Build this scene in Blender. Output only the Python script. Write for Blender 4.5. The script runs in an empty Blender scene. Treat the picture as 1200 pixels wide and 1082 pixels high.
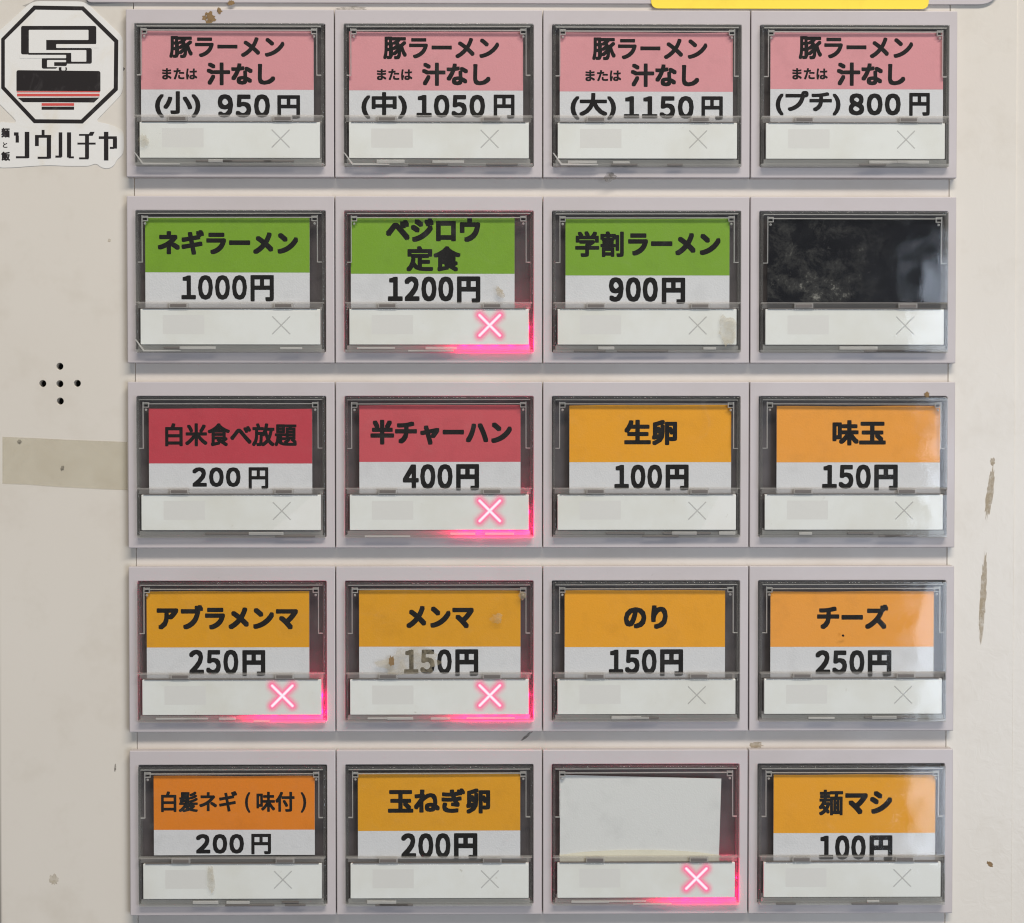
import bpy, bmesh, math, random
import numpy as np
from mathutils import Vector, Matrix

random.seed(7)
scene = bpy.context.scene
C = scene.collection
S = 0.0002                      # metres per layout unit (0.2 mm)
Z0 = 1.25                       # height of the middle of the button field
FOC = 2100.0

# ------------------------------------------------------------------ camera
MROT = np.array([[9.99935051e-01, 1.88165378e-05, -1.13970857e-02],
                 [-2.86854080e-04, 9.99723398e-01, -2.35168992e-02],
                 [1.13934907e-02, 2.35186411e-02, 9.99658473e-01]])
CAM = np.array([576.07366943, 491.61085362, -2099.28279251])


def W(u, v, d=0.0):
    """layout units (right, down, out of the machine) -> world"""
    return Vector(((u - 600) * S, -d * S, Z0 + (541 - v) * S))


def wdir(a):
    return Vector((a[0], a[2], -a[1]))


cam_data = bpy.data.cameras.new("camera")
cam = bpy.data.objects.new("camera", cam_data)
C.objects.link(cam)
scene.camera = cam
X, Y, Zf = wdir(MROT[0]), -wdir(MROT[1]), -wdir(MROT[2])
m = Matrix((X, Y, Zf)).transposed().to_4x4()
m.translation = W(CAM[0], CAM[1], -CAM[2])
cam.matrix_world = m
cam_data.sensor_width = 36
cam_data.lens = 36 * FOC / 1200
cam_data.clip_start = 0.01
cam_data.clip_end = 50

# ------------------------------------------------------------------ light
world = bpy.data.worlds.new("World")
scene.world = world
world.use_nodes = True
bg = world.node_tree.nodes['Background']
bg.inputs[0].default_value = (0.93, 0.95, 1.0, 1)
bg.inputs[1].default_value = 0.17


def area(name, loc, target, sx, sy, watts, col):
    L = bpy.data.lights.new(name, 'AREA')
    L.shape = 'RECTANGLE'
    L.size, L.size_y, L.energy, L.color = sx, sy, watts, col
    o = bpy.data.objects.new(name, L)
    C.objects.link(o)
    o.location = loc
    o.rotation_euler = (Vector(target) - Vector(loc)).to_track_quat('-Z', 'Y').to_euler()
    return o


CEN = (0, 0, Z0)
area("ceiling_lamp", (0.28, -1.0, Z0 + 1.15), CEN, 1.2, 0.20, 26, (1.0, 0.925, 0.83))
area("window_light", (0.59, -1.15, Z0 - 0.135), CEN, 0.45, 0.53, 6, (0.74, 0.84, 1.0))

scene.view_settings.view_transform = 'Standard'
scene.view_settings.look = 'None'
scene.view_settings.exposure = 0
scene.view_settings.gamma = 1
scene.cycles.use_denoising = True
scene.cycles.sample_clamp_direct = 12
scene.cycles.filter_width = 1.15
scene.cycles.max_bounces = 14
scene.cycles.transparent_max_bounces = 24
scene.cycles.transmission_bounces = 10
scene.cycles.sample_clamp_indirect = 4


# ------------------------------------------------------------------ helpers
def at(px, py, d=0.0):
    """photograph position -> layout position on the plane d in front of the machine"""
    ray = MROT.T @ np.array([(px - 600) / FOC, (py - 541) / FOC, 1.0])
    t = (-d - CAM[2]) / ray[2]
    return CAM[0] + t * ray[0], CAM[1] + t * ray[1]


def srgb(r, g, b):
    f = lambda c: ((c / 255 + 0.055) / 1.055) ** 2.4 if c > 10 else c / 255 / 12.92
    return (f(r), f(g), f(b), 1)


def link(name, mesh, mat=None, parent=None):
    o = bpy.data.objects.new(name, mesh)
    if mat is not None and not mesh.materials:
        mesh.materials.append(mat)
    C.objects.link(o)
    if parent is not None:
        o.parent = parent
    return o


def thing(name, label, cat, loc=(0, 0, 0), group=None):
    o = bpy.data.objects.new(name, None)
    o.empty_display_size = 0.01
    C.objects.link(o)
    o.location = loc
    tag(o, label, cat, group)
    return o


def tag(o, label, cat, group=None):
    o['label'] = label
    o['category'] = cat
    if group:
        o['group'] = group


def rounded(pts, r, n=4):
    """pts: list of (x, y[, radius]) polygon corners -> polygon with rounded corners"""
    out = []
    N = len(pts)
    for i in range(N):
        p = Vector(pts[i][:2]); a = Vector(pts[i - 1][:2]); b = Vector(pts[(i + 1) % N][:2])
        rr = pts[i][2] if len(pts[i]) > 2 else r
        if rr <= 0:
            out.append(tuple(p)); continue
        da = (a - p).normalized(); db = (b - p).normalized()
        rr = min(rr, (a - p).length * .49, (b - p).length * .49)
        s, e = p + da * rr, p + db * rr
        for k in range(n + 1):
            t = k / n
            q = s * (1 - t) ** 2 + p * 2 * t * (1 - t) + e * t * t
            out.append(tuple(q))
    return out


def rect(x0, y0, x1, y1, r=0, n=4):
    return rounded([(x0, y0), (x1, y0), (x1, y1), (x0, y1)], r, n)


def shape(loops, d0, d1, bevel=0.0, res=1):
    """flat outline(s) (layout units, y down; later loops cut holes) given thickness d0..d1 -> mesh in metres"""
    cu = bpy.data.curves.new("outline", 'CURVE')
    cu.dimensions = '2D'
    cu.fill_mode = 'BOTH'
    cu.extrude = max((d1 - d0) / 2 - bevel, 0.0005)
    cu.bevel_depth = bevel
    cu.bevel_resolution = res
    cu.offset = -bevel
    for lp in loops:
        sp = cu.splines.new('POLY')
        sp.points.add(len(lp) - 1)
        for p, q in zip(sp.points, lp):
            p.co = (q[0], -q[1], 0, 1)
        sp.use_cyclic_u = True
    o = bpy.data.objects.new("outline", cu)
    C.objects.link(o)
    me = bpy.data.meshes.new_from_object(o)
    bpy.data.objects.remove(o)
    bpy.data.curves.remove(cu)
    mid = (d0 + d1) / 2
    me.transform(Matrix(((S, 0, 0, 0), (0, 0, -S, -mid * S), (0, S, 0, 0), (0, 0, 0, 1))))
    me.materials.clear()
    return me


def box(x0, y0, x1, y1, d0, d1, bevel=0.0):
    bm = bmesh.new()
    vs = [bm.verts.new(((x) * S, -d * S, -(y) * S)) for d in (d0, d1) for x, y in ((x0, y0), (x1, y0), (x1, y1), (x0, y1))]
    for f in ((0, 1, 2, 3), (7, 6, 5, 4), (0, 4, 5, 1), (1, 5, 6, 2), (2, 6, 7, 3), (3, 7, 4, 0)):
        bm.faces.new([vs[i] for i in f])
    bmesh.ops.recalc_face_normals(bm, faces=bm.faces)
    if bevel:
        bmesh.ops.bevel(bm, geom=list(bm.edges), offset=bevel * S, segments=2, affect='EDGES', profile=0.6)
    me = bpy.data.meshes.new("box")
    bm.to_mesh(me); bm.free()
    return me


def join(meshes):
    bm = bmesh.new()
    for q in meshes:
        bm.from_mesh(q)
    me = bpy.data.meshes.new("joined")
    bm.to_mesh(me); bm.free()
    return me


_txt = {}


FW = '０１２３４５６７８９'


def glyphs(s):
    s = ''.join(FW[int(ch)] if ch.isdigit() else ch for ch in s)
    if s not in _txt:
        cu = bpy.data.curves.new("lettering", 'FONT')
        cu.body = s
        cu.resolution_u = 3
        o = bpy.data.objects.new("lettering", cu)
        C.objects.link(o)
        me = bpy.data.meshes.new_from_object(o)
        bpy.data.objects.remove(o)
        co = np.array([v.co[:2] for v in me.vertices])
        if s[0] in FW:                                  # pull the wide-set figures together
            k = np.floor(co[:, 0] + 1e-4)
            co[:, 0] -= k * (1 - .72)
        _txt[s] = (co, [tuple(p.vertices) for p in me.polygons])
    return _txt[s]


def lettering(items, d):
    """items: (string, x0, y0, x1, y1, weight) -> one flat mesh of printed ink; weight thickens the strokes"""
    V, F = [], []
    n = 0
    for it in items:
        s, x0, y0, x1, y1, w = it
        co, faces = glyphs(s)
        lo, hi = co.min(0), co.max(0)
        q = (co - lo) / (hi - lo)
        q = np.stack([x0 + w + q[:, 0] * (x1 - x0 - 2 * w), y1 - w - q[:, 1] * (y1 - y0 - 2 * w)], 1)
        sh = [(0, 0)]
        if w > 0:
            sh += [(w * a, w * b) for a, b in ((.9, .9), (-.9, .9), (-.9, -.9), (.9, -.9), (1, 0), (-1, 0), (0, 1), (0, -1))]
        for (a, b) in sh:
            for p in q:
                V.append(((p[0] + a) * S, -(d + n * 0.0) * S, -(p[1] + b) * S))
            base = len(V) - len(q)
            dd = (d + 0.012 * (len(F) and 1) + 0.004 * sh.index((a, b))) * S
            for k in range(base, len(V)):
                V[k] = (V[k][0], -dd, V[k][2])
            F += [tuple(base + i for i in f) for f in faces]
    me = bpy.data.meshes.new("ink")
    me.from_pydata(V, [], F)
    me.update()
    return me


# ------------------------------------------------------------------ materials
class N:
    def __init__(s, name):
        s.m = bpy.data.materials.new(name)
        s.m.use_nodes = True
        s.t = s.m.node_tree
        s.t.nodes.clear()
        s.out = s.add('ShaderNodeOutputMaterial')

    def add(s, kind, **kw):
        n = s.t.nodes.new(kind)
        for k, v in kw.items():
            setattr(n, k, v)
        return n

    def l(s, a, b):
        s.t.links.new(a, b)

    def coords(s, rnd=True):
        tc = s.add('ShaderNodeTexCoord')
        if not rnd:
            return tc.outputs['Object']
        oi = s.add('ShaderNodeObjectInfo')
        mp = s.add('ShaderNodeVectorMath', operation='MULTIPLY_ADD')
        cb = s.add('ShaderNodeCombineXYZ')
        s.l(oi.outputs['Random'], cb.inputs[0]); s.l(oi.outputs['Random'], cb.inputs[2])
        s.l(cb.outputs[0], mp.inputs[0])
        mp.inputs[1].default_value = (3.7, 0, 5.3)
        s.l(tc.outputs['Object'], mp.inputs[2])
        return mp.outputs[0]

    def noise(s, vec, scale, detail=3, rough=.55, dist=0):
        n = s.add('ShaderNodeTexNoise')
        n.inputs['Scale'].default_value = scale
        n.inputs['Detail'].default_value = detail
        n.inputs['Roughness'].default_value = rough
        n.inputs['Distortion'].default_value = dist
        s.l(vec, n.inputs['Vector'])
        return n.outputs['Fac']

    def ramp(s, fac, stops):
        r = s.add('ShaderNodeValToRGB')
        e = r.color_ramp.elements
        while len(e) < len(stops):
            e.new(.5)
        for el, (p, c) in zip(e, stops):
            el.position = p
            el.color = c if len(c) == 4 else (*c, 1)
        s.l(fac, r.inputs[0])
        return r.outputs[0]

    def mix(s, fac, a, b, mode='MIX'):
        x = s.add('ShaderNodeMix', data_type='RGBA', blend_type=mode)
        if isinstance(fac, (int, float)):
            x.inputs[0].default_value = fac
        else:
            s.l(fac, x.inputs[0])
        for i, c in ((6, a), (7, b)):
            if isinstance(c, tuple):
                x.inputs[i].default_value = c
            else:
                s.l(c, x.inputs[i])
        return x.outputs[2]

    def bump(s, h, strength, dist):
        b = s.add('ShaderNodeBump')
        b.inputs['Strength'].default_value = strength
        b.inputs['Distance'].default_value = dist
        s.l(h, b.inputs['Height'])
        return b.outputs[0]

    def pbr(s, col, rough=.5, normal=None, spec=.5, emis=None):
        p = s.add('ShaderNodeBsdfPrincipled')
        if isinstance(col, tuple):
            p.inputs['Base Color'].default_value = col
        else:
            s.l(col, p.inputs['Base Color'])
        if isinstance(rough, (int, float)):
            p.inputs['Roughness'].default_value = rough
        else:
            s.l(rough, p.inputs['Roughness'])
        p.inputs['Specular IOR Level'].default_value = spec
        if normal is not None:
            s.l(normal, p.inputs['Normal'])
        return p

    def done(s, sh):
        s.l(sh, s.out.inputs[0])
        return s.m


def plastic(name, base, dirt, rough=.42, grain=1400, gb=.15, dirt_amt=.5, spec=.4):
    n = N(name)
    v = n.coords()
    big = n.noise(v, 38, 4, .6)
    fine = n.noise(v, grain, 2)
    spots = n.noise(v, 330, 3, .7)
    dm = n.ramp(big, [(.45, (0, 0, 0)), (.8, (dirt_amt,) * 3)])
    c = n.mix(dm, base, dirt)
    sp = n.ramp(spots, [(.72, (0, 0, 0)), (.78, (.35 * dirt_amt * 2,) * 3)])
    c = n.mix(sp, c, (dirt[0] * .5, dirt[1] * .45, dirt[2] * .4, 1))
    rg = n.ramp(big, [(.3, (rough - .06,) * 3), (.7, (rough + .1,) * 3)])
    return n.done(n.pbr(c, rg, n.bump(fine, gb, .00006), spec).outputs[0])


M = {}
M['bezel'] = plastic('bezel_plastic', (.485, .447, .452, 1), (.40, .36, .345, 1), .38)
M['plate'] = plastic('plate_plastic', (.62, .575, .525, 1), (.47, .41, .35, 1), .45)


def cabinet_paint():
    n = N('cabinet_paint')
    v = n.coords(False)
    big = n.noise(v, 9, 4, .6)
    mid = n.noise(v, 60, 4, .65)
    c = n.mix(n.ramp(big, [(.35, (0, 0, 0)), (.75, (.6, .6, .6))]), (.63, .592, .53, 1), (.575, .532, .465, 1))
    c = n.mix(n.ramp(mid, [(.52, (0, 0, 0)), (.8, (.4,) * 3)]), c, (.46, .41, .33, 1))
    sp = n.ramp(n.noise(v, 420, 3, .7), [(.765, (0, 0, 0)), (.80, (.5, .5, .5))])
    c = n.mix(sp, c, (.22, .16, .10, 1))
    peel = n.noise(v, 520, 2, .5, .6)
    # orange peel gets coarser towards the repainted right side
    peel2 = n.noise(v, 260, 3, .6, 1.2)
    sx = n.add('ShaderNodeSeparateXYZ'); n.l(v, sx.inputs[0])
    mr = n.add('ShaderNodeMapRange'); n.l(sx.outputs[0], mr.inputs[0])
    mr.inputs[1].default_value = .095; mr.inputs[2].default_value = .11
    h = n.add('ShaderNodeMath', operation='MULTIPLY'); n.l(peel2, h.inputs[0]); n.l(mr.outputs[0], h.inputs[1])
    h2 = n.add('ShaderNodeMath', operation='MULTIPLY_ADD'); n.l(peel, h2.inputs[0]); h2.inputs[1].default_value = .22; n.l(h.outputs[0], h2.inputs[2])
    b = n.bump(h2.outputs[0], .5, .00010)
    return n.done(n.pbr(c, .33, b, .45).outputs[0])


M['cabinet'] = cabinet_paint()


def simple(name, col, rough=.6, spec=.4, nz=0.0, scale=600):
    n = N(name)
    v = n.coords()
    f = n.noise(v, scale, 3, .6)
    d = tuple(c * (1 - nz) for c in col[:3]) + (1,)
    return n.done(n.pbr(n.mix(n.ramp(f, [(.4, (0, 0, 0)), (.7, (1, 1, 1))]), col, d), rough, n.bump(f, .1, .00003), spec).outputs[0])


M['recess'] = simple('recess_plastic', (.072, .057, .058, 1), .5, .5, .25, 120)
M['dark'] = simple('dark_cavity', (.012, .012, .012, 1), .8)
M['wall'] = simple('brown_wall', (.05, .02, .012, 1), .8, .2, .5, 20)
M['strip'] = None


def paper(name, col, yellow=.0, wave=.5):
    n = N(name)
    v = n.coords()
    fib = n.noise(v, 2600, 2, .6)
    mott = n.noise(v, 170, 5, .65)
    big = n.noise(v, 45, 3, .5)
    c = n.mix(n.ramp(fib, [(.35, (.9, .9, .9)), (.65, (1, 1, 1))]), (0, 0, 0, 1), col)
    c2 = tuple(x * .86 for x in col[:3]) + (1,)
    c = n.mix(n.ramp(mott, [(.5, (0, 0, 0)), (.75, (.7, .7, .7))]), col, c2)
    bb = n.mix(.35, n.ramp(fib, [(0, (0, 0, 0)), (1, (1, 1, 1))]), n.ramp(big, [(0, (0, 0, 0)), (1, (1, 1, 1))]))
    b = n.bump(bb, wave, .00011)
    return n.done(n.pbr(c, .55, b, .3).outputs[0])


M['paper'] = paper('white_paper', (.60, .595, .605, 1), wave=.8)
M['blank'] = paper('blank_paper', (.62, .615, .60, 1))
M['pink'] = paper('pink_print', srgb(206, 140, 145))
M['green'] = paper('green_print', srgb(114, 153, 34))
M['red'] = paper('red_print', srgb(182, 60, 72))
M['rose'] = paper('rose_print', srgb(190, 78, 86))
M['amber'] = paper('amber_print', srgb(222, 152, 22))
M['ochre'] = paper('ochre_print', srgb(212, 148, 20))
M['orange'] = paper('orange_print', srgb(214, 122, 22))
M['peach'] = paper('peach_print', srgb(226, 150, 52))
n = N('black_ink')
M['ink'] = n.done(n.pbr((.007, .006, .0055, 1), .6, None, .1).outputs[0])
M['redink'] = simple('red_ink', (.55, .07, .06, 1), .5)
n = N('print_faint_grey')
M['faint'] = n.done(n.pbr((.635, .62, .595, 1), .5, None, .3).outputs[0])


def black_card():
    n = N('smudged_black_screen')
    v = n.coords(False)
    a = n.noise(v, 150, 7, .78, .25)
    b = n.noise(v, 900, 3, .7, .5)
    sx = n.add('ShaderNodeSeparateXYZ'); n.l(v, sx.inputs[0])
    mr = n.add('ShaderNodeMapRange'); n.l(sx.outputs[0], mr.inputs[0])
    mr.inputs[1].default_value = .036; mr.inputs[2].default_value = .016
    sm = n.ramp(a, [(.47, (0, 0, 0)), (.60, (.12, .12, .12)), (.68, (.7, .7, .7))])
    sp = n.ramp(b, [(.66, (0, 0, 0)), (.74, (.35, .35, .35))])
    f = n.add('ShaderNodeMath', operation='MULTIPLY'); n.l(n.mix(.5, sm, sp, 'ADD'), f.inputs[0]); n.l(mr.outputs[0], f.inputs[1])
    c = n.mix(f.outputs[0], (.004, .004, .006, 1), (.30, .29, .26, 1))
    return n.done(n.pbr(c, .28, None, .08).outputs[0])


M['black'] = black_card()
M['fold'] = paper('curled_paper', (.66, .62, .50, 1))


def strip_mat():
    n = N('milky_strip')
    v = n.coords()
    big = n.noise(v, 60, 4, .6)
    sp = n.noise(v, 500, 3, .75)
    c = n.mix(n.ramp(big, [(.42, (0, 0, 0)), (.72, (.85,) * 3)]), (.70, .70, .675, 1), (.63, .615, .56, 1))
    c = n.mix(n.ramp(sp, [(.68, (0, 0, 0)), (.78, (.55,) * 3)]), c, (.36, .32, .25, 1))
    return n.done(n.pbr(c, .5, n.bump(big, .2, .0001), .3).outputs[0])


M['strip'] = strip_mat()


def clear_cover(name, wav=.16, dust=.006, rough=.03):
    """flat clear plastic: lets light through, mirrors at its surface, a little dust"""
    n = N(name)
    v = n.coords()
    w = n.noise(v, 55, 2, .5)
    fine = n.noise(v, 900, 3, .6)
    smear = n.noise(v, 130, 5, .7, 1.5)
    b = n.bump(n.mix(.02, n.ramp(w, [(0, (0, 0, 0)), (1, (1, 1, 1))]), n.ramp(fine, [(0, (0, 0, 0)), (1, (1, 1, 1))])), wav, .0008)
    tr = n.add('ShaderNodeBsdfTransparent'); tr.inputs[0].default_value = (.985, .99, .985, 1)
    gl = n.add('ShaderNodeBsdfGlossy'); n.l(b, gl.inputs['Normal'])
    n.l(n.ramp(smear, [(.35, (rough,) * 3), (.75, (rough + .07,) * 3)]), gl.inputs['Roughness'])
    fr = n.add('ShaderNodeFresnel'); fr.inputs[0].default_value = 1.49; n.l(b, fr.inputs['Normal'])
    geo = n.add('ShaderNodeNewGeometry'); fm = n.add('ShaderNodeMath', operation='SUBTRACT'); fm.inputs[0].default_value = 1; n.l(geo.outputs['Backfacing'], fm.inputs[1])
    fq = n.add('ShaderNodeMath', operation='MULTIPLY'); n.l(fr.outputs[0], fq.inputs[0]); n.l(fm.outputs[0], fq.inputs[1])
    mx = n.add('ShaderNodeMixShader'); n.l(fq.outputs[0], mx.inputs[0]); n.l(tr.outputs[0], mx.inputs[1]); n.l(gl.outputs[0], mx.inputs[2])
    df = n.add('ShaderNodeBsdfDiffuse'); df.inputs[0].default_value = (.75, .74, .70, 1)
    m2 = n.add('ShaderNodeMixShader')
    n.l(n.ramp(smear, [(.45, (dust * .4,) * 3), (.62, (dust,) * 3), (.78, (dust * 4,) * 3)]), m2.inputs[0])
    n.l(mx.outputs[0], m2.inputs[1]); n.l(df.outputs[0], m2.inputs[2])
    return n.done(m2.outputs[0])


M['cover'] = clear_cover('clear_cover')


def edge_plastic(name, frost, glass, tint=(.93, .94, .93, 1)):
    """moulded clear edge: refracting, partly scattering"""
    n = N(name)
    v = n.coords()
    f = n.noise(v, 260, 3, .6)
    g = n.add('ShaderNodeBsdfGlass'); g.inputs['IOR'].default_value = 1.49; g.inputs['Roughness'].default_value = .04
    g.inputs['Color'].default_value = tint
    n.l(n.bump(f, .25, .0003), g.inputs['Normal'])
    t = n.add('ShaderNodeBsdfTransparent'); t.inputs[0].default_value = tint
    d = n.add('ShaderNodeBsdfDiffuse'); d.inputs[0].default_value = (.74, .72, .69, 1)
    tl = n.add('ShaderNodeBsdfTranslucent'); tl.inputs[0].default_value = (.8, .8, .8, 1)
    a = n.add('ShaderNodeMixShader'); a.inputs[0].default_value = glass; n.l(t.outputs[0], a.inputs[1]); n.l(g.outputs[0], a.inputs[2])
    s = n.add('ShaderNodeMixShader'); s.inputs[0].default_value = .6; n.l(d.outputs[0], s.inputs[1]); n.l(tl.outputs[0], s.inputs[2])
    b = n.add('ShaderNodeMixShader'); b.inputs[0].default_value = frost; n.l(a.outputs[0], b.inputs[1]); n.l(s.outputs[0], b.inputs[2])
    return n.done(b.outputs[0])


M['wallclear'] = edge_plastic('clear_side_wall', .08, .3)
M['lip'] = edge_plastic('clear_bottom_lip', .42, .14)
M['ridge'] = edge_plastic('clear_ridge', .62, .5, (1, 1, 1, 1))
M['bar'] = edge_plastic('clear_divider', .30, .06, (.97, .96, .94, 1))
M['chip_glint'] = edge_plastic('pale_chip_and_glint', .8, .3, (1, .99, .95, 1))  # pale plastic for chipped edges and for glints drawn as bars
M['tab'] = edge_plastic('clear_tab', .45, .2, (.95, .94, .93, 1))
M['slot'] = simple('painted_slot_shade', (.13, .115, .105, 1), .5)  # shade of slots and gaps, put into the colour of solid bars


def cross_mat(lit):
    n = N('lit_cross' if lit else 'unlit_cross')
    tc = n.add('ShaderNodeTexCoord')
    sx = n.add('ShaderNodeSeparateXYZ'); n.l(tc.outputs['Object'], sx.inputs[0])

    def mth(op, a, b=None):
        q = n.add('ShaderNodeMath', operation=op)
        for i, k in enumerate((a, b)):
            if k is None: continue
            if isinstance(k, (int, float)): q.inputs[i].default_value = k
            else: n.l(k, q.inputs[i])
        return q.outputs[0]
    x = mth('DIVIDE', sx.outputs[0], S); z = mth('DIVIDE', sx.outputs[2], S)
    p = mth('MULTIPLY', mth('ADD', x, z), .7071); q = mth('MULTIPLY', mth('SUBTRACT', x, z), .7071)
    ap, aq = mth('ABSOLUTE', p), mth('ABSOLUTE', q)
    HL = 16.6 if lit else 15.5

    def seg(along, across):
        ex = mth('MAXIMUM', mth('SUBTRACT', along, HL), 0)
        return mth('SQRT', mth('ADD', mth('MULTIPLY', ex, ex), mth('MULTIPLY', across, across)))
    dist = mth('MINIMUM', seg(ap, aq), seg(aq, ap))
    dn = mth('DIVIDE', dist, 10.0)
    tr = n.add('ShaderNodeBsdfTransparent')
    if lit:
        col = n.ramp(dn, [(.0, (1.0, .85, .92)), (.09, (1, .72, .84)), (.16, (1, .38, .52)), (.26, (1, .14, .33)), (1, (1, .07, .22))])
        em = n.add('ShaderNodeEmission'); n.l(col, em.inputs[0]); em.inputs[1].default_value = 1.15
        a = n.ramp(dn, [(.0, (1, 1, 1)), (.13, (1, 1, 1)), (.22, (.6,) * 3), (.36, (.22,) * 3), (.7, (.04,) * 3), (1, (0, 0, 0))])
        mx = n.add('ShaderNodeMixShader'); n.l(a, mx.inputs[0]); n.l(tr.outputs[0], mx.inputs[1]); n.l(em.outputs[0], mx.inputs[2])
    else:
        d = n.add('ShaderNodeBsdfDiffuse'); d.inputs[0].default_value = (.34, .33, .32, 1)
        a = n.ramp(dn, [(.0, (.19,) * 3), (.06, (.16,) * 3), (.10, (0, 0, 0))])
        mx = n.add('ShaderNodeMixShader'); n.l(a, mx.inputs[0]); n.l(tr.outputs[0], mx.inputs[1]); n.l(d.outputs[0], mx.inputs[2])
    return n.done(mx.outputs[0])


M['cross1'], M['cross0'] = cross_mat(True), cross_mat(False)


def stain(name, col, scale=700, thr=.45, soft=.12, maxa=.9, edge=True):
    """dried residue with a ragged, see-through outline"""
    n = N(name)
    tc = n.add('ShaderNodeTexCoord')
    v = tc.outputs['Object']
    f = n.noise(v, scale, 4, .65, .4)
    g = tc.outputs['Generated']
    mp = n.add('ShaderNodeVectorMath', operation='SUBTRACT'); n.l(g, mp.inputs[0]); mp.inputs[1].default_value = (.5, .5, .5)
    m3 = n.add('ShaderNodeVectorMath', operation='MULTIPLY'); n.l(mp.outputs[0], m3.inputs[0]); m3.inputs[1].default_value = (1, 0, 1)
    ln = n.add('ShaderNodeVectorMath', operation='LENGTH'); n.l(m3.outputs[0], ln.inputs[0])
    fall = n.ramp(ln.outputs['Value'], [(.1, (.34, .34, .34)), (.5, (-.0,) * 3 if edge else (.25,) * 3)])
    s = n.add('ShaderNodeMath', operation='ADD'); n.l(f, s.inputs[0]); n.l(fall, s.inputs[1])
    a = n.ramp(s.outputs[0], [(thr, (0, 0, 0)), (thr + soft, (maxa,) * 3)])
    d = n.pbr(n.mix(f, tuple(c * .6 for c in col[:3]) + (1,), col), .5, n.bump(f, .5, .0002), .3)
    tr = n.add('ShaderNodeBsdfTransparent')
    mx = n.add('ShaderNodeMixShader'); n.l(a, mx.inputs[0]); n.l(tr.outputs[0], mx.inputs[1]); n.l(d.outputs[0], mx.inputs[2])
    return n.done(mx.outputs[0])


M['brown'] = stain('brown_residue', (.30, .19, .085, 1), 900, .66, .12)
M['drip'] = stain('drip_residue', (.50, .40, .25, 1), 420, .56, .4, .42)
M['haze'] = stain('pale_residue', (.56, .48, .33, 1), 500, .60, .45, .27)
M['grime'] = stain('grime', (.16, .14, .11, 1), 700, .60, .35, .34)


# ------------------------------------------------------------------ machine cabinet
U0, V0, PU, PV, BH = 152.900127, 17.2621869, 241.261702, 215.151115, 193.854708
BD = 12.5                                   # bezel stands this far out of the plate
UL, UR = U0, U0 + 4 * PU

wall = link('wall', box(-3000, -3500, 4200, 6400, -2600, -2500), M['wall'])
wall.location = W(0, 0, 0) - Vector((0, 0, 0)); wall.location = W(0, 0)
wall['kind'] = 'structure'

cab = thing('ticket_machine', 'cream painted ticket vending machine with grid of menu buttons', 'vending machine', W(600, 541 + Z0 / S - 0.0))
OFF = Vector((-600, 0, -(541 + Z0 / S)))


def cabpart(name, me, mat, parent=None):
    """mesh given in machine layout units -> child of the cabinet"""
    me.transform(Matrix.Translation((-600 * S, 0, (541 + Z0 / S) * S)))
    o = link(name, me, mat, parent or cab)
    return o


xl_t, _ = at(-1, 0); xl_b = at(4.5, 1075)[0]
lx = at(2.6, 800)[0] - 1.5
pl, pr = UL + 7.5, UR - 6.5
circ = lambda cx, cy, r, k=20: [(cx + r * math.cos(2 * math.pi * i / k), cy + r * math.sin(2 * math.pi * i / k)) for i in range(k)]
holes = [circ(*at(px, py), 4.1) for px, py in ((70, 429.5), (50, 449.7), (70, 450), (90.5, 449.5), (70.5, 470.3))]
crease = at(1189, 500)[0]
cabpart('front_panel', shape([rect(lx, -900, crease, 2200), rect(pl - .9, -20, pr + .9, 1400)] + holes, -14, 0, .35, 2), M['cabinet'])
# rounded left side of the door
bm = bmesh.new()
K = 10; RR = 26
prof = [(lx + .05 - 0, 0)]
prof = [(lx + .2, -0.02)] + [(lx - RR * 0 - RR * math.sin(a) * .22, -RR * .5 * (1 - math.cos(a))) for a in [math.pi / 2 * k / K for k in range(K + 1)]] + [(lx - RR * .22, -900)]
ring = []
for (u, d) in prof:
    ring.append([bm.verts.new((u * S, -d * S, -vv * S)) for vv in (-900, 2200)])
for a, b in zip(ring[:-1], ring[1:]):
    bm.faces.new((a[0], b[0], b[1], a[1]))
bmesh.ops.recalc_face_normals(bm, faces=bm.faces)
me = bpy.data.meshes.new('side'); bm.to_mesh(me); bm.free()
for p in me.polygons: p.use_smooth = True
cabpart('side_panel', me, M['cabinet'])
cabpart('shade_backing', box(lx + 2, -880, 1480, 2180, -60, -16), M['dark'])  # near-black sheet added to supply the shade inside the speaker holes
cabpart('mounting_plate', shape([rect(pl, -30, pr, 1390)], -12, 0, .3, 1), M['plate'])
# right stile beyond the crease, its edge rolled
me = shape([rect(crease + .2, -900, 1500, 2200)], -14, -1.6, .4, 2)
cabpart('side_stile', me, M['cabinet'])
cabpart('body', box(lx + 1, -1100, 1499, Z0 / S + 541, -1700, -61), M['cabinet'])
# upper door: its lower edge just enters the picture, corner rounded at the right
ux1 = at(1172, 5, 4)[0]; uy = at(600, 4.2, 4)[1]
cabpart('upper_door', shape([rounded([(lx + 105, -900, 0), (ux1, -900, 0), (ux1, uy, 26), (lx + 105, uy, 6)], 0, 8)], 0.2, 4, .8, 2), M['bezel'])

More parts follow.
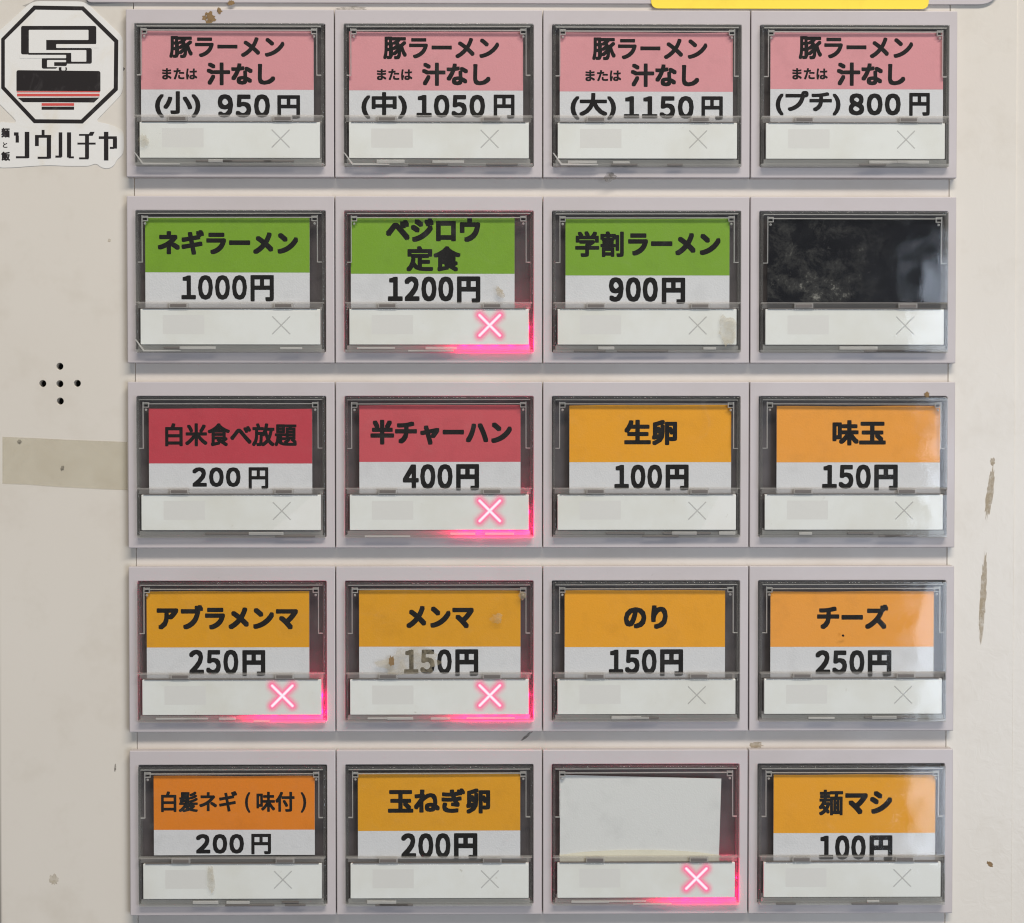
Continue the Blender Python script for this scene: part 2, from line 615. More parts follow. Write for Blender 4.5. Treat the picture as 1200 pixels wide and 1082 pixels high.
# ------------------------------------------------------------------ buttons
OX0, OY0, OX1, OY1 = 11.0, 17.3, 230.6, 181.3          # opening in the bezel
proto = {}
proto['bezel'] = shape([rounded([(.6, .3), (PU - .6, .3), (PU - .6, BH), (.6, BH)], 1.2, 3), list(reversed(rect(OX0, OY0, OX1, OY1, 1.6)))], .05, BD, 1.0, 2)
proto['housing'] = box(OX0 - 2, OY0 - 2, OX1 + 2, OY1 + 2, .1, 2.2)
cx0, cy0, cx1, cy1 = OX0 + 1.0, OY0 + 1.0, OX1 - 1.0, OY1 + .2
CF = 23.0                                              # cover front
proto['cover_wall'] = shape([rect(cx0, cy0, cx1, 124, 1.4), list(reversed(rect(cx0 + 2.6, cy0 + 2.4, cx1 - 2.6, 125, .3)))][:1] and
                            [[(cx0, 126), (cx0, cy0), (cx1, cy0), (cx1, 126), (cx1 - 2.6, 126), (cx1 - 2.6, cy0 + 2.6), (cx0 + 2.6, cy0 + 2.6), (cx0 + 2.6, 126)]], 4, CF - 2.05, .25, 1)
proto['cover_front'] = shape([rect(cx0 + .3, cy0 + .3, cx1 - .3, 123.2, 1.2)], CF - 2, CF - .6, .35, 2)
# step blocks and inner tray ridges of the cover
ri = []
for sgn, e in ((1, cx0), (-1, cx1)):
    a, b = sorted((e + sgn * 7.3, e + sgn * 8.2)); ri.append(box(a, cy0 + 5.5, b, 78, CF - 5, CF - 2.1))
    a, b = sorted((e + sgn * 2.8, e + sgn * 7.2)); ri.append(box(a, 77.2, b, 78, CF - 6, CF - 2.1))
    a, b = sorted((e + sgn * 8.4, e + sgn * 14.0))
    ri.append(box(a, cy0 + 6.1, b, cy0 + 7, CF - 6, CF - 2.1)); ri.append(box(a, cy0 + 11.2, b, cy0 + 12.1, CF - 6, CF - 2.1))
    a, b = sorted((e + sgn * 13.6, e + sgn * 14.4)); ri.append(box(a, cy0 + 6.1, b, cy0 + 12, CF - 6, CF - 2.1))
ri.append(box(cx0 + 3, cy0 + 2.8, cx1 - 3, cy0 + 3.5, CF - 6, CF - 2.1))
ri.append(box(cx0 + 8, cy0 + 7.4, cx1 - 8, cy0 + 8.3, CF - 5, CF - 2.1))
proto['ridge'] = join(ri)


def ball(x, y, d, r):
    bm = bmesh.new()
    bmesh.ops.create_icosphere(bm, subdivisions=2, radius=r * S, matrix=Matrix.Translation((x * S, -d * S, -y * S)))
    me = bpy.data.meshes.new('pin'); bm.to_mesh(me); bm.free()
    for p in me.polygons: p.use_smooth = True
    return me


proto['pin'] = ball(0, 0, 0, 1.5)
proto['corner'] = box(-2.1, -2, 2.1, 2, -1.5, 1.5)
proto['divider'] = box(cx0 + 2, 125.3, cx1 - 2, 130.4, 15, CF - 5.5, .3)
proto['upper_rail'] = box(cx0 + .4, 123.6, cx1 - .4, 125.0, 14, CF - .4, .25)
proto['gap_shade_bar'] = box(cx0 + 8, 130.5, cx1 - 8, 131.3, 15, CF - 2.2, .2)
proto['tab'] = box(0, -.6, 22, 5.6, CF - 5.4, CF - .8, .5)
proto['slot'] = box(1.6, 1.0, 20.2, 4.4, CF - 1.5, CF - .55, .3)
SX0, SX1, SY0, SY1 = 17.3, 225.0, 131.4, 172.6
proto['strip'] = shape([rect(SX0, SY0, SX1, SY1, .8)], CF - 8.6, CF - 3.6, .3, 1)
proto['patch'] = box(43, 138.5, 91, 160.5, CF - 3.59, CF - 3.55)
proto['cross'] = box(-20, -19.5, 20, 19.5, -.04, .04)
proto['cross_lit'] = proto['cross'].copy()
proto['lens'] = shape([rect(cx0 + .3, 131.6, cx1 - .3, cy1 - .5, .6)], CF - 2, CF - .4, .4, 2)
proto['lip'] = box(cx0 + 2.8, SY1 + 1.0, cx1 - 2.8, cy1 - 3.4, 14, CF - 4, .3)
proto['foot'] = box(cx0, cy1 - 3.0, cx1, cy1, 4, CF - 2.1, .3)
proto['lwall'] = box(0, 127, 2.5, cy1 - 3.1, 4, CF - 2.1, .3)
# real lamps of the lit buttons sit under the strip: a light guide that scatters them
M['guide'] = simple('light_guide', (.34, .31, .30, 1), .45, .4, .3, 200)
proto['guide'] = shape([[(cx0 + 4, SY1 - 1), (cx1 - 6.5, SY1 - 1), (cx1 - 6.5, 128), (cx1 - 3.6, 128), (cx1 - 3.6, cy1 - .1), (cx0 + 4, cy1 - .1)]], 2.3, 6)

ROWNAME = ['top', 'second', 'third', 'fourth', 'bottom']
# card: (left, top, right, split, bottom) in the photograph; lines of text with their boxes there
B = {}
PK = 'pink'
def r1(lx_, t, rx, sp, a, b, c, d_, e, f, size, price, mat='pink'):
    return dict(card=(lx_, t, rx, sp, 150), mat=mat,
                name=[("豚ラーメン", *a, 1.0), ("または", *b, .55), ("汁なし", *c, 1.25)],
                price=[(size, *d_, 1.1), (price, *e, 1.35), ("円", *f, 1.05)])
B[0, 0] = r1(165, 36, 367.5, 105, (198.3, 42.3, 333.5, 68.5), (190, 80, 231.3, 93.5), (242, 73.3, 322.7, 100.3), (181.5, 107, 235, 136.5), (255, 110.5, 316.5, 136.5), (325, 111.7, 351.7, 138), "(小)", "950")
B[0, 1] = r1(409, 37, 613, 106, (449, 43, 585, 70), (441.7, 81, 483.3, 94.3), (494.3, 73.5, 575, 101), (423.5, 108, 477, 138), (488, 111, 568.5, 136.5), (578.5, 111, 603, 138), "(中)", "1050")
B[0, 2] = r1(656, 38, 859, 107.3, (694, 44, 829, 71), (686, 82.3, 728, 95.5), (739, 74.5, 819.5, 102.3), (668.5, 109, 722, 139), (731, 112.5, 813, 138), (822, 113, 847, 139.5), "(大)", "1150")
B[0, 3] = r1(903, 37, 1105.5, 104.5, (936, 42.5, 1070, 70), (928.5, 80, 970, 93.5), (980.5, 73.3, 1061, 101), (909, 106.5, 985, 134), (994.5, 109.5, 1055.5, 134), (1065.5, 109, 1089.5, 134.5), "(プチ)", "800")
def rr(card, mat, name, price, bottom=None):
    return dict(card=(*card, bottom or card[1] + 112), mat=mat, name=name, price=price)
KW = 1.75
B[1, 0] = rr((170, 255, 362.7, 319.3), 'green', [("ネギラーメン", 184.5, 269.5, 349.5, 299, 1.46)], [("1000", 212.5, 322.5, 289.5, 350, 1.25), ("円", 293.5, 322.5, 321, 352, 1.3)])
B[1, 1] = rr((411, 255, 603, 321), 'green', [("ベジロウ", 452, 255.5, 563, 284, 1.63), ("定食", 476, 288.5, 540, 318.5, 1.3)], [("1200", 454.5, 324, 531.5, 352, 1.5), ("円", 535.5, 324, 563, 354, 1.6)])
B[1, 2] = rr((662.7, 256.5, 855, 323), 'green', [("学割", 674, 271, 731, 301.5, 1.15), ("ラーメン", 736, 273, 844.5, 300, 1.5)], [("900", 713.5, 325, 771, 352.5, 1.5), ("円", 775.5, 325.5, 803, 355, 1.6)])
B[1, 3] = dict(card=(899.5, 257, 1103, None, 372), mat='black', name=[], price=[])
B[2, 0] = rr((174.3, 479, 365.7, 543.3), 'red', [("白米食べ放題", 193.5, 496, 348, 523.3, .9)], [("200", 225.3, 547.7, 282, 569.3, 1.2), ("円", 291.3, 547.7, 314.5, 572, .9)])
B[2, 1] = rr((421, 475, 610, 541.5), 'rose', [("半チャーハン", 434, 492, 600, 521.5, 1.50)], [("400", 472, 544, 530.5, 571.5, 1.4), ("円", 534.5, 544, 561.5, 573.5, 1.6)])
B[2, 2] = rr((667.3, 475, 857, 541.8), 'amber', [("生卵", 731.5, 492, 793.5, 522, 1.4)], [("100", 720, 544.5, 776, 571.5, 1.4), ("円", 780, 544.5, 807, 573.5, 1.6)])
B[2, 3] = rr((910.3, 475.8, 1101.8, 542), 'peach', [("味玉", 975.5, 492.5, 1038, 522.3, 1.35)], [("150", 963.5, 544.5, 1020.5, 571.5, 1.4), ("円", 1024.5, 544.5, 1052, 573.5, 1.6)])
B[3, 0] = rr((171.7, 693.3, 362.3, 759), 'ochre', [("アブラメンマ", 183.5, 709, 349.5, 738, 1.50)], [("250", 221.5, 761.5, 279.5, 789, 1.3), ("円", 284, 762, 311, 791, 1.5)])
B[3, 1] = rr((420.7, 692, 610, 758), 'ochre', [("メンマ", 476, 710, 555.5, 736.7, 1.50)], [("150", 473.5, 761, 529.5, 788.5, 1.3), ("円", 533.5, 761, 560.5, 791, 1.5)])
B[3, 2] = rr((661.7, 692, 849.8, 758.5), 'amber', [("のり", 731, 709.5, 782.5, 737.3, 1.6)], [("150", 713.5, 761, 769.5, 788.5, 1.4), ("円", 773.5, 761, 800.5, 791, 1.6)])
B[3, 3] = rr((903, 693.3, 1094.4, 758.2), 'peach', [("チーズ", 957.5, 708.5, 1041, 737.5, 1.46)], [("250", 955.5, 762, 1013, 789, 1.4), ("円", 1017, 762, 1044.5, 791.5, 1.6)])
B[4, 0] = rr((180, 909.3, 368.7, 972.7), 'orange', [("白髪ネギ", 188.7, 927.3, 278, 951.7, .75), ("(", 287, 928.5, 293.5, 952.5, .6), ("味付", 300.5, 928, 345.3, 951.5, .75), (")", 352.3, 928.5, 359, 952.5, .6)], [("200", 229.5, 977.5, 286, 1000.5, 1.2), ("円", 294.5, 977.3, 317.7, 1001.3, .9)], 1002.5)
B[4, 1] = rr((419.3, 907.7, 609.7, 974), 'ochre', [("玉ねぎ卵", 454.5, 924, 574.5, 953.7, 1.35)], [("200", 470, 976.5, 528, 1004.2, 1.4), ("円", 532, 976.5, 559.5, 1006, 1.6)], 1006.7)
B[4, 2] = dict(card=None, mat='blank', name=[], price=[])
B[4, 3] = rr((906.7, 908, 1096.3, 976.5), 'amber', [("麺", 959.5, 925.5, 988, 955.7, .95), ("マシ", 990.5, 927, 1045.5, 954.5, 1.5)], [("100", 960, 979, 1014.5, 1006, 1.4), ("円", 1019, 979, 1045.7, 1008, 1.6)])
LIT = {(1, 1), (2, 1), (3, 0), (3, 1), (4, 2)}
LAB = {
 (0, 0): "pink card button, small pork ramen 950 yen, first in top row", (0, 1): "pink card button, medium pork ramen 1050 yen, second in top row",
 (0, 2): "pink card button, large pork ramen 1150 yen, third in top row", (0, 3): "pink card button, petit pork ramen 800 yen, last in top row",
 (1, 0): "green card button for leek ramen at 1000 yen", (1, 1): "green card button for 1200 yen set meal, its red cross lit",
 (1, 2): "green card button for student ramen at 900 yen", (1, 3): "button without a card, its window smudged black",
 (2, 0): "dark red card button, all-you-can-eat white rice 200 yen", (2, 1): "red card button, half fried rice 400 yen, red cross lit",
 (2, 2): "amber card button for raw egg at 100 yen", (2, 3): "orange card button for seasoned egg at 150 yen",
 (3, 0): "ochre card button, 250 yen oily bamboo shoots, red cross lit", (3, 1): "food-stained ochre card button, 150 yen bamboo shoots, red cross lit",
 (3, 2): "amber card button for seaweed at 150 yen", (3, 3): "orange card button for cheese at 250 yen",
 (4, 0): "orange card button, seasoned shredded leek 200 yen, leftmost in bottom row", (4, 1): "ochre card button, onion egg 200 yen, in bottom row",
 (4, 2): "button with a blank white tilted card, red cross lit", (4, 3): "amber card button for extra noodles at 100 yen",
}
CD = 16.0                                               # depth of the card's face


def quadmesh(pts, d0, d1):
    return shape([pts], d0, d1, 0)


for (r, c), b in B.items():
    u0, v0 = U0 + c * PU, V0 + r * PV
    root = thing('menu_button', LAB[r, c], 'button', W(u0, v0, 0), 'menu buttons of the ticket machine')
    jx, jy = random.uniform(-.5, .5), random.uniform(-.5, .5)

    def P(px, py, d):
        a = at(px, py, d)
        return a[0] - u0, a[1] - v0

    link('bezel', proto['bezel'], M['bezel'], root)
    h = link('housing', proto['housing'], M['recess'], root)
    link('light_guide', proto['guide'], M['guide'], root)
    # --- card
    if b['card']:
        l_, t_, r_, sp_, bt_ = b['card']
        x0, y0 = P(l_, t_, CD); x1, _ = P(r_, t_, CD); _, yb = P(l_, bt_, CD)
        sk = random.uniform(-.4, .4)
        outline = []
        for k in range(13):                              # the top edge of the paper is never quite straight
            t = k / 12
            outline.append((x0 + (x1 - x0) * t, y0 + sk * t + .55 * math.sin(t * 3.1 + c) * math.sin(7 * t + r)))
        outline += [(x1, yb), (x0, yb)]
        if b['mat'] == 'black':
            card = link('display_window', quadmesh(outline, CD - 1, CD), M['black'], root)
        else:
            card = link('menu_card', quadmesh(outline, CD - 1, CD), M['paper'], root)
            _, ys = P(l_, sp_, CD)
            band = quadmesh(outline[:13] + [(x1 - .05, ys + sk * .5), (x0 + .05, ys)], CD + .02, CD + .08)
            link('colour_band', band, M[b['mat']], card)
            for nm, lines in (('dish_name', b['name']), ('price_text', b['price'])):
                its = []
                for s, a0, a1, a2, a3, w in lines:
                    q0 = P(a0, a1, CD); q1 = P(a2, a3 + (1.5 if nm == 'price_text' and (r, c) != (4, 0) else 0), CD)
                    its.append((s, q0[0], q0[1], q1[0], q1[1], w))
                link(nm, lettering(its, CD + .15), M['ink'], card)
    else:
        pts = [P(656.3, 908.3, CD), P(845.3, 912.7, CD), P(842.5, 1004.5, CD), P(841, 1030, CD), P(656, 1030, CD)]
        link('menu_card', quadmesh(pts, CD - 1, CD), M['blank'], root)
        e = [P(655.5, 994, CD)] + [P(656 + 187 * t / 8, 994 + 2.6 * math.sin(t * .8 - 1.2), CD) for t in range(9)]
        pts = [P(655.8, 1000, CD)] + [P(657 + 186 * t / 8, 999 - 6 * math.sin(math.pi * t / 8) ** .7 + 3, CD) for t in range(9)] + [P(842, 1030, CD), P(656, 1030, CD)]
        link('paper_fold', quadmesh(pts, CD + .3, CD + 1.3), M['fold'] if 'fold' in M else M['blank'], root)
    # --- indicator strip
    st = link('indicator_strip', proto['strip'], M['strip'], root)
    link('grey_patch', proto['patch'], M['faint'] , st)
    cr = link('cross_mark', proto['cross'], None, st)
    lit = (r, c) in LIT
    if lit:
        cr.data = proto['cross_lit']
    if not cr.data.materials:
        cr.data.materials.append(M['cross1'] if lit else M['cross0'])
    cr.location = (179.8 * S, -(CF - 3.4) * S, -150.3 * S)
    if not lit:
        cr.scale = (.9, 1, .9)
    if (r, c) in ((0, 0), (1, 0), (0, 1), (0, 2)):
        link('chipped_corner', shape([[(11.2, 166.5), (13, 167), (22, 178.8), (64, 179.6), (64, 180.6), (21, 180.8)]], CF - 1.5, CF - .2), M['chip_glint'], root)
    # --- clear parts
    cov = link('window_cover', proto['cover_front'], M['cover'], root)
    cov.rotation_euler = (math.radians(.9 if (r, c) == (1, 3) else random.uniform(-.35, .35)), math.radians(random.uniform(-.12, .12)), math.radians(random.uniform(-.4, .4)))
    link('cover_rim', proto['cover_wall'], M['wallclear'], cov)
    link('ridge', proto['ridge'], M['ridge'], cov)['kind'] = 'stuff'
    for qx, q2 in ((cx0 + 11, cx0 + 11.3), (cx1 - 11, cx1 - 11.3)):
        o = link('pin', proto['pin'], M['ridge'], cov)
        o.location = (qx * S, -(CF - 4) * S, -(cy0 + 14.8) * S)
        o = link('corner_block', proto['corner'], M['dark'], cov)
        o.location = (q2 * S, -(CF - 7.5) * S, -(cy0 + 9) * S)
    len_ = link('strip_cover', proto['lens'], M['cover'], root)
    len_.rotation_euler = (math.radians(random.uniform(-.3, .3)), 0, math.radians(random.uniform(-.35, .35)))
    link('bottom_lip', proto['lip'], M['lip'], len_)
    link('foot_rail', proto['foot'], M['lip'], len_)
    for k in range(random.choice((1, 2, 2))):  # added pale bars imitate broken glints along the bottom lip
        ln = random.uniform(14, 46)
        px_ = random.uniform(cx0 + 4, cx1 - ln - 4)
        link('foot_glint_bar', box(px_, cy1 - 6.6 + random.uniform(-.6, 1), px_ + ln, cy1 - 3.2, CF - 3.8, CF - 1.2, .5), M['chip_glint'], len_)
    for k in range(random.choice((1, 2, 3))):  # added bars paint in the lip's dark gaps; pale on lit buttons
        ln = random.uniform(16, 60)
        px_ = random.uniform(cx0 + 4, cx1 - ln - 4)
        dy_ = random.choice((0, 3.2))
        link('foot_gap_paint', box(px_, cy1 - 5.9 + dy_, px_ + ln, cy1 - 3.9 + dy_, CF - 3.6, CF - 1.4, .3), M['slot'] if not (r, c) in LIT else M['chip_glint'], len_)
    for qx in (cx0, cx1 - 2.5):
        o = link('side_wall', proto['lwall'], M['wallclear'], len_)
        o.location = (qx * S, 0, 0)
    dv = link('divider', proto['divider'], M['bar'], root)
    link('rail', proto['upper_rail'], M['bar'], dv)
    link('rail', proto['gap_shade_bar'], M['slot'], dv)  # dark bar painted in for the thin shaded gap above the strip
    for k, tx in enumerate((50.5, 171.5)):
        t = link('hinge_tab', proto['tab'], M['tab'], dv)
        t.location = (tx * S, 0, -125.0 * S)
        u_ = link('hinge_slot_shade', proto['slot'], M['slot'], dv)  # raised dark box, its colour standing for shade inside the tab's slot
        u_.location = t.location
    if lit:
        for (ax, ay, dd, pw) in ((150, 171, 9, .45), (168, 171, 9, .8), (186, 171, 9, .8), (204, 171, 9, .7), (cx1 - 6, 171, 9, .35), (cx1 - 5, 152, 9, .09)):
            L = bpy.data.lights.new('indicator_lamp', 'POINT')
            L.energy = .0088 * pw
            L.color = (1, .0, .115)
            L.shadow_soft_size = .0004
            lo = bpy.data.objects.new('indicator_lamp', L)
            C.objects.link(lo)
            lo.parent = root
            lo.location = (ax * S, -dd * S, -ay * S)


# ------------------------------------------------------------------ stickers, tape
def sticker_shape(pts, d0, d1, bevel=0):
    me = shape([pts], d0, d1, bevel, 1)
    return me


def placed(name, me, mat, label=None, cat=None, parent=None, origin=(0, 0)):
    """mesh in machine layout units; object origin moved to the given layout point"""
    o = link(name, me, mat, parent)
    if parent is None:
        me.transform(Matrix.Translation((-origin[0] * S, 0, origin[1] * S)))
        o.location = W(origin[0], origin[1])
        tag(o, label, cat)
    else:
        po = parent['_o']
        me.transform(Matrix.Translation((-po[0] * S, 0, po[1] * S)))
    return o


n = N('sticker_film')
v = n.coords(False)
f = n.noise(v, 90, 5, .65, .8)
cc = n.mix(n.ramp(f, [(.52, (0, 0, 0)), (.8, (.55, .55, .55))]), (.68, .67, .64, 1), (.60, .52, .37, 1))
M['film'] = n.done(n.pbr(cc, .4, n.bump(f, .2, .0002), .4).outputs[0])
n = N('worn_black_print')
v = n.coords(False)
f = n.noise(v, 160, 5, .7, 1)
cc = n.mix(n.ramp(f, [(.55, (0, 0, 0)), (.8, (.35, .35, .35))]), (.014, .011, .011, 1), (.12, .11, .11, 1))
M['wornblack'] = n.done(n.pbr(cc, .35, None, .5).outputs[0])

K5 = 5.15
g = lambda x, y: at(x / K5, y / K5)
logo = thing('logo_sticker', 'octagonal black and white steaming bowl logo sticker above katakana lettering', 'sticker', W(*g(360, 500), 0))
lo_ = g(360, 500)
logo['_o'] = lo_


def lp(name, pts, d0, d1, mat, r=0):
    pts = [g(*p) for p in pts]
    if r: pts = rounded(pts, r / K5)
    me = shape([pts], d0, d1, 0)
    me.transform(Matrix.Translation((-lo_[0] * S, 0, lo_[1] * S)))
    return link(name, me, mat, logo)


base = [(195, 8), (515, 10), (745, 225), (745, 560), (575, 735), (640, 745), (700, 765), (745, 790), (752, 880), (742, 935), (705, 965), (690, 1000), (655, 1020), (610, 1012), (580, 985), (540, 1003), (400, 1003), (300, 998), (180, 1004), (90, 1012), (-30, 1014), (-30, 735), (115, 745), (-30, 600), (-30, 210)]
lp('backing', base, .05, .6, M['film'], 45)
oct_o = [(205, 35), (505, 40), (715, 245), (712, 545), (500, 747), (205, 745), (8, 535), (8, 235)]
oct_i = [(215, 60), (495, 64), (690, 256), (687, 533), (490, 723), (215, 721), (30, 525), (30, 243)]
me = shape([[g(*p) for p in oct_o], [g(*p) for p in reversed(oct_i)]], .62, .68, 0)
me.transform(Matrix.Translation((-lo_[0] * S, 0, lo_[1] * S)))
link('octagon_border', me, M['wornblack'], logo)


def R4(a): return [(a[0], a[1]), (a[2], a[1]), (a[2], a[3]), (a[0], a[3])]


def many(name, polys, d0, d1, mat, r=0):
    ms = []
    for k, p in enumerate(polys):
        pts = [g(*q) for q in p]
        if r: pts = rounded(pts, r / K5)
        ms.append(shape([pts], d0, d1 + k * .003, 0))
    me = join(ms)
    me.transform(Matrix.Translation((-lo_[0] * S, 0, lo_[1] * S)))
    return link(name, me, mat, logo)


many('steam_outline', [R4(a) for a in ((128, 158, 582, 270), (128, 165, 345, 330), (280, 292, 555, 386), (170, 320, 430, 332), (395, 320, 430, 366), (253, 354, 430, 366), (253, 355, 345, 416), (330, 375, 405, 400), (355, 405, 405, 430))], .62, .68, M['wornblack'], 12)
many('steam_ribbon', [R4(a) for a in ((175, 182, 535, 243), (175, 240, 280, 321), (175, 304, 522, 321), (431, 304, 522, 374), (340, 268, 600, 291), (120, 333, 400, 353), (285, 364, 400, 377), (285, 364, 328, 404), (285, 400, 372, 407), (372, 402, 396, 427))], .80, .84, M['film'], 5)
many('bowl_print', [rounded([(100, 425, 14), (607, 430, 14), (607, 552, 2), (100, 550, 2)], 0), [(108, 592), (600, 590), (568, 620), (140, 618)], R4((252, 645, 448, 664))], .62, .68, M['wornblack'])
many('red_lines', [R4((102, 552, 604, 559)), R4((104, 567, 602, 583)), R4((252, 624, 448, 640))], .72, .76, M['redink'])
kat = [R4(a) for a in (
    (85, 800, 113, 820), (95, 820, 115, 862), (150, 797, 178, 955), (97, 944, 172, 957),
    (252, 785, 270, 820), (212, 816, 310, 833), (212, 826, 235, 883), (283, 826, 309, 958), (228, 947, 300, 960),
    (355, 800, 377, 948), (335, 940, 372, 953), (405, 800, 430, 952), (415, 945, 447, 957),
    (478, 810, 560, 821), (468, 862, 578, 874), (514, 815, 538, 958), (478, 951, 535, 963),
    (597, 824, 706, 840), (682, 834, 707, 898), (664, 888, 690, 900), (628, 797, 655, 970))]
kat.append([(545, 797), (572, 797), (560, 821), (530, 821)])
many('katakana_lettering', kat, .62, .68, M['wornblack'])
its = []
for s, a in (("麺", (8, 773, 60, 832)), ("と", (18, 860, 46, 893)), ("飯", (8, 916, 62, 972))):
    q0, q1 = g(a[0], a[1]), g(a[2], a[3])
    its.append((s, q0[0] - lo_[0], q0[1] - lo_[1], q1[0] - lo_[0], q1[1] - lo_[1], .45 if s != "と" else .2))
link('small_lettering', lettering(its, .66), M['wornblack'], logo)
del logo['_o']

# yellow notice hanging over the upper door's edge
M['yellow'] = paper('yellow_sheet', srgb(240, 212, 72), wave=.3)
y0, y1 = at(763, 0, 5.5), at(1088.5, 10.8, 5.5)
yl = shape([rounded([(y0[0], -60, 0), (y1[0], -60, 0), (y1[0], y1[1], 9), (y0[0], y1[1], 9)], 0, 6)], 4.1, 5.2, .2, 1)
yo = placed('yellow_notice', yl, M['yellow'], 'bright yellow notice with rounded corners hanging above the top row', 'sticker', origin=(y0[0], y1[1]))

pf = [at(a, b_, .1) for a, b_ in ((26, 7), (36, 3), (50, -6), (190, -6), (150, 3), (95, 6.5), (60, 6), (40, 10))]
placed('peeled_film', shape([pf], .01, .045, 0), simple('grey_film', (.36, .34, .31, 1), .4), 'grey curled film edge peeking out above the logo sticker', 'sticker', origin=pf[0])

# old clear tape
n = N('aged_tape')
v = n.coords(False)
f = n.noise(v, 130, 5, .7, .8)
d = n.pbr(n.mix(n.ramp(f, [(.4, (0, 0, 0)), (.75, (1, 1, 1))]), (.66, .61, .47, 1), (.58, .52, .38, 1)), .35, n.bump(f, .3, .0003), .5)
tr = n.add('ShaderNodeBsdfTransparent')
mx = n.add('ShaderNodeMixShader'); mx.inputs[0].default_value = .30
n.l(tr.outputs[0], mx.inputs[1]); n.l(d.outputs[0], mx.inputs[2])
M['tape'] = n.done(mx.outputs[0])
tp = [at(a, b_) for a, b_ in ((3, 512), (15, 512.5), (40, 513.5), (80, 515.5), (120, 517), (149, 518), (149.5, 574.5), (120, 573.5), (70, 571), (30, 568), (3, 567))]
tp = [(p[0], p[1]) for p in tp]
placed('tape_strip', shape([tp], .05, .35, 0), M['tape'], 'yellowed clear tape strip stuck across the left side below the speaker holes', 'tape', origin=tp[0])


# ------------------------------------------------------------------ stains and drips
def blob(px, py, w, h, d, mat, name, label, cat, rot=0, seed=0, k=22, jag=.25):
    rnd = random.Random(seed)
    c0 = at(px, py, d)
    pts = []
    for i in range(k):
        a = 2 * math.pi * i / k
        rr_ = 1 + rnd.uniform(-jag, jag)
        x, y = w / 2 * math.cos(a) * rr_, h / 2 * math.sin(a) * rr_
        pts.append((x * math.cos(rot) - y * math.sin(rot), x * math.sin(rot) + y * math.cos(rot)))
    me = shape([pts], d, d + .12, 0)
    o = link(name, me, mat)
    o.location = W(c0[0], c0[1])
    tag(o, label, cat)
    return o


FR = BD + .1
blob(245, 21, 15, 13, FR, M['brown'], 'food_speck', 'crusty brown splash on bezel above the 950 yen button', 'stain', 0, 1)
blob(257, 13, 6, 7, FR, M['brown'], 'food_speck', 'tiny brown fleck right of crusty splash above the 950 yen button', 'stain', 0, 2)
blob(271, 3.5, 8, 6, 4.2, M['brown'], 'food_speck', 'brown fleck on the upper door edge over the 950 yen button', 'stain', 0, 12)
blob(413, 11, 36, 6, FR - .5, M['grime'], 'grime_smear', 'dark grime smear at top of the 1050 yen button bezel', 'stain', 0, 3)
blob(715, 208, 16, 10, FR, M['grime'], 'grime_smear', 'dark grime spot on bezel bottom below the 1150 yen button', 'stain', 0, 4)
blob(618, 862, 18, 3, .1, M['grime'], 'grime_smear', 'dark scuff in the gap below the lit 150 yen button', 'stain', -.7, 6)
blob(1086, 463, 7, 7, FR, M['brown'], 'food_speck', 'small brown spot on bezel above the seasoned egg button', 'stain', 0, 7)
blob(886, 873, 16, 8, .1, M['drip'], 'residue_spot', 'tan residue spot in gap above the extra noodles button', 'stain', 0, 8)
blob(142, 65, 2.5, 2.5, .1, M['ink'], 'dark_dot', 'small dark dot beside upper right of the logo sticker', 'stain', 0, 9)
blob(144, 81, 4, 4, .1, M['ink'], 'dark_dot', 'larger dark dot beside right edge of the logo sticker', 'stain', 0, 10)
blob(1160, 577, 8, 60, .1, M['drip'], 'dried_drip', 'upper tan dried drip running down the right side', 'stain', .12, 20, 48, .16)
blob(1163, 541, 6, 9, .1, M['drip'], 'dried_drip', 'short tan drip top end on the right side', 'stain', 0, 21)
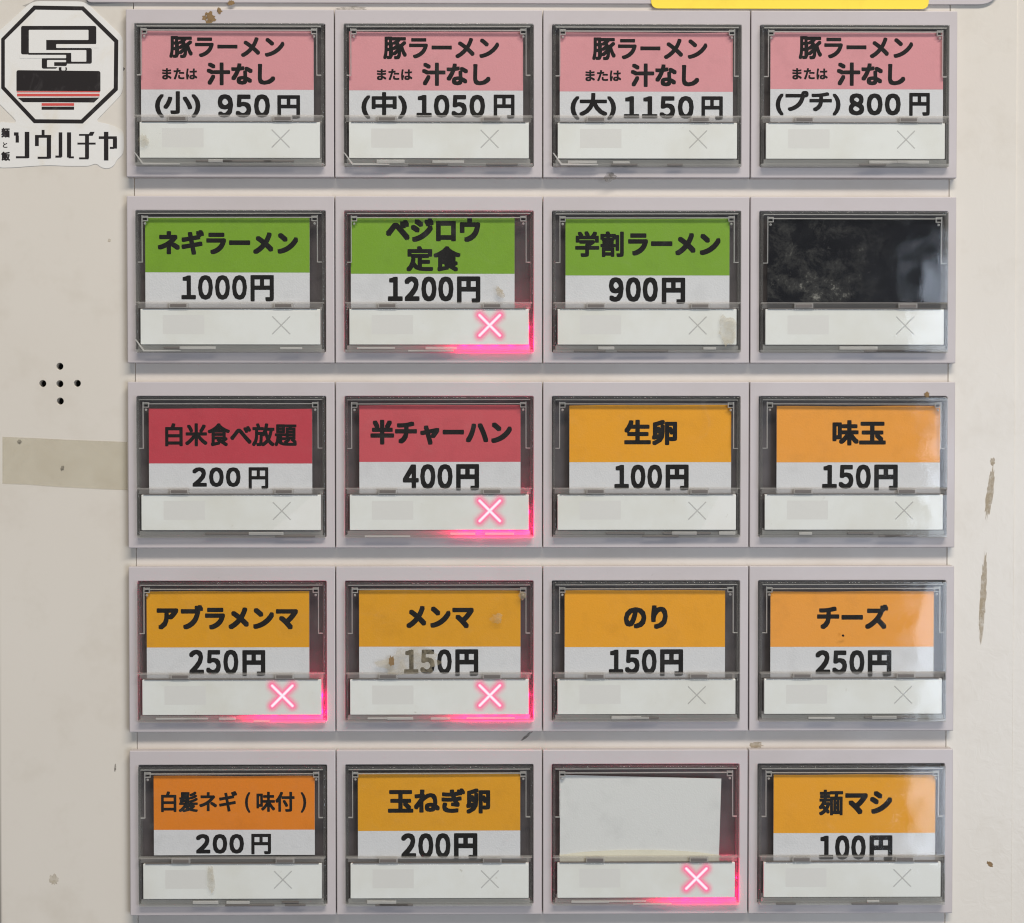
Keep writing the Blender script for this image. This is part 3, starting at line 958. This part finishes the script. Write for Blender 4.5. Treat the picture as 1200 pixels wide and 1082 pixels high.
blob(1152, 700, 7, 100, .1, M['drip'], 'dried_drip', 'lower tan dried drip, longest on the right side', 'stain', .05, 22, 60, .16)
blob(1160, 1013, 5, 9, .1, M['brown'], 'food_speck', 'small tan crumb on the right side near the bottom', 'stain', -.8, 23)
blob(63, 1031, 10, 12, .1, M['haze'], 'residue_spot', 'faint yellowish spot low on the left side', 'stain', 0, 24)
blob(135, 900, 2.2, 9, .1, M['grime'], 'scratch_mark', 'thin dark scratch left of the shredded leek button', 'scratch', .1, 25)
blob(23, 518, 5, 5, .4, M['grime'], 'dark_dot', 'brown spot on top edge of the yellowed tape', 'stain', 0, 26)
blob(73, 549, 4, 6, .4, M['grime'], 'dark_dot', 'brown speck in the middle of the yellowed tape', 'stain', .3, 27)
blob(128, 282, 4, 4, .1, M['haze'], 'dark_dot', 'faint tan dot on the left side beside the 1000 yen button', 'stain', 0, 28)
CV = CF - .3
blob(483, 776, 70, 30, CV, M['haze'], 'food_speck', 'tan smear across the price of the stained bamboo shoots button', 'stain', 0, 30)
blob(459, 775, 7, 12, CV + .2, M['brown'], 'food_speck', 'brown blob left of the price on the stained bamboo shoots button', 'stain', 0, 31)
blob(582, 725, 14, 12, CV, M['haze'], 'food_speck', 'tan crust on cover right of the name on the stained bamboo shoots button', 'stain', 0, 32)
blob(612, 698, 8, 10, CV, M['drip'], 'food_speck', 'pale crust at upper right corner of the stained bamboo shoots button', 'stain', 0, 33)
blob(852, 386, 20, 34, CV, M['haze'], 'residue_spot', 'tan crust at lower right of the 900 yen button strip', 'stain', 0, 34)
blob(168, 165, 12, 14, CV, M['haze'], 'residue_spot', 'yellowish spot on left of the 950 yen button strip', 'stain', 0, 35)
blob(247, 1031, 9, 28, CV, M['haze'], 'residue_spot', 'brown vertical smudge on the shredded leek button strip', 'stain', 0, 36)
blob(586, 343, 8, 14, CV, M['drip'], 'residue_spot', 'tan fleck right of the 1200 yen price', 'stain', -.5, 37)
blob(988, 745, 3, 3, CV, M['ink'], 'dark_dot', 'tiny black dot below the name on the cheese button', 'stain', 0, 38)
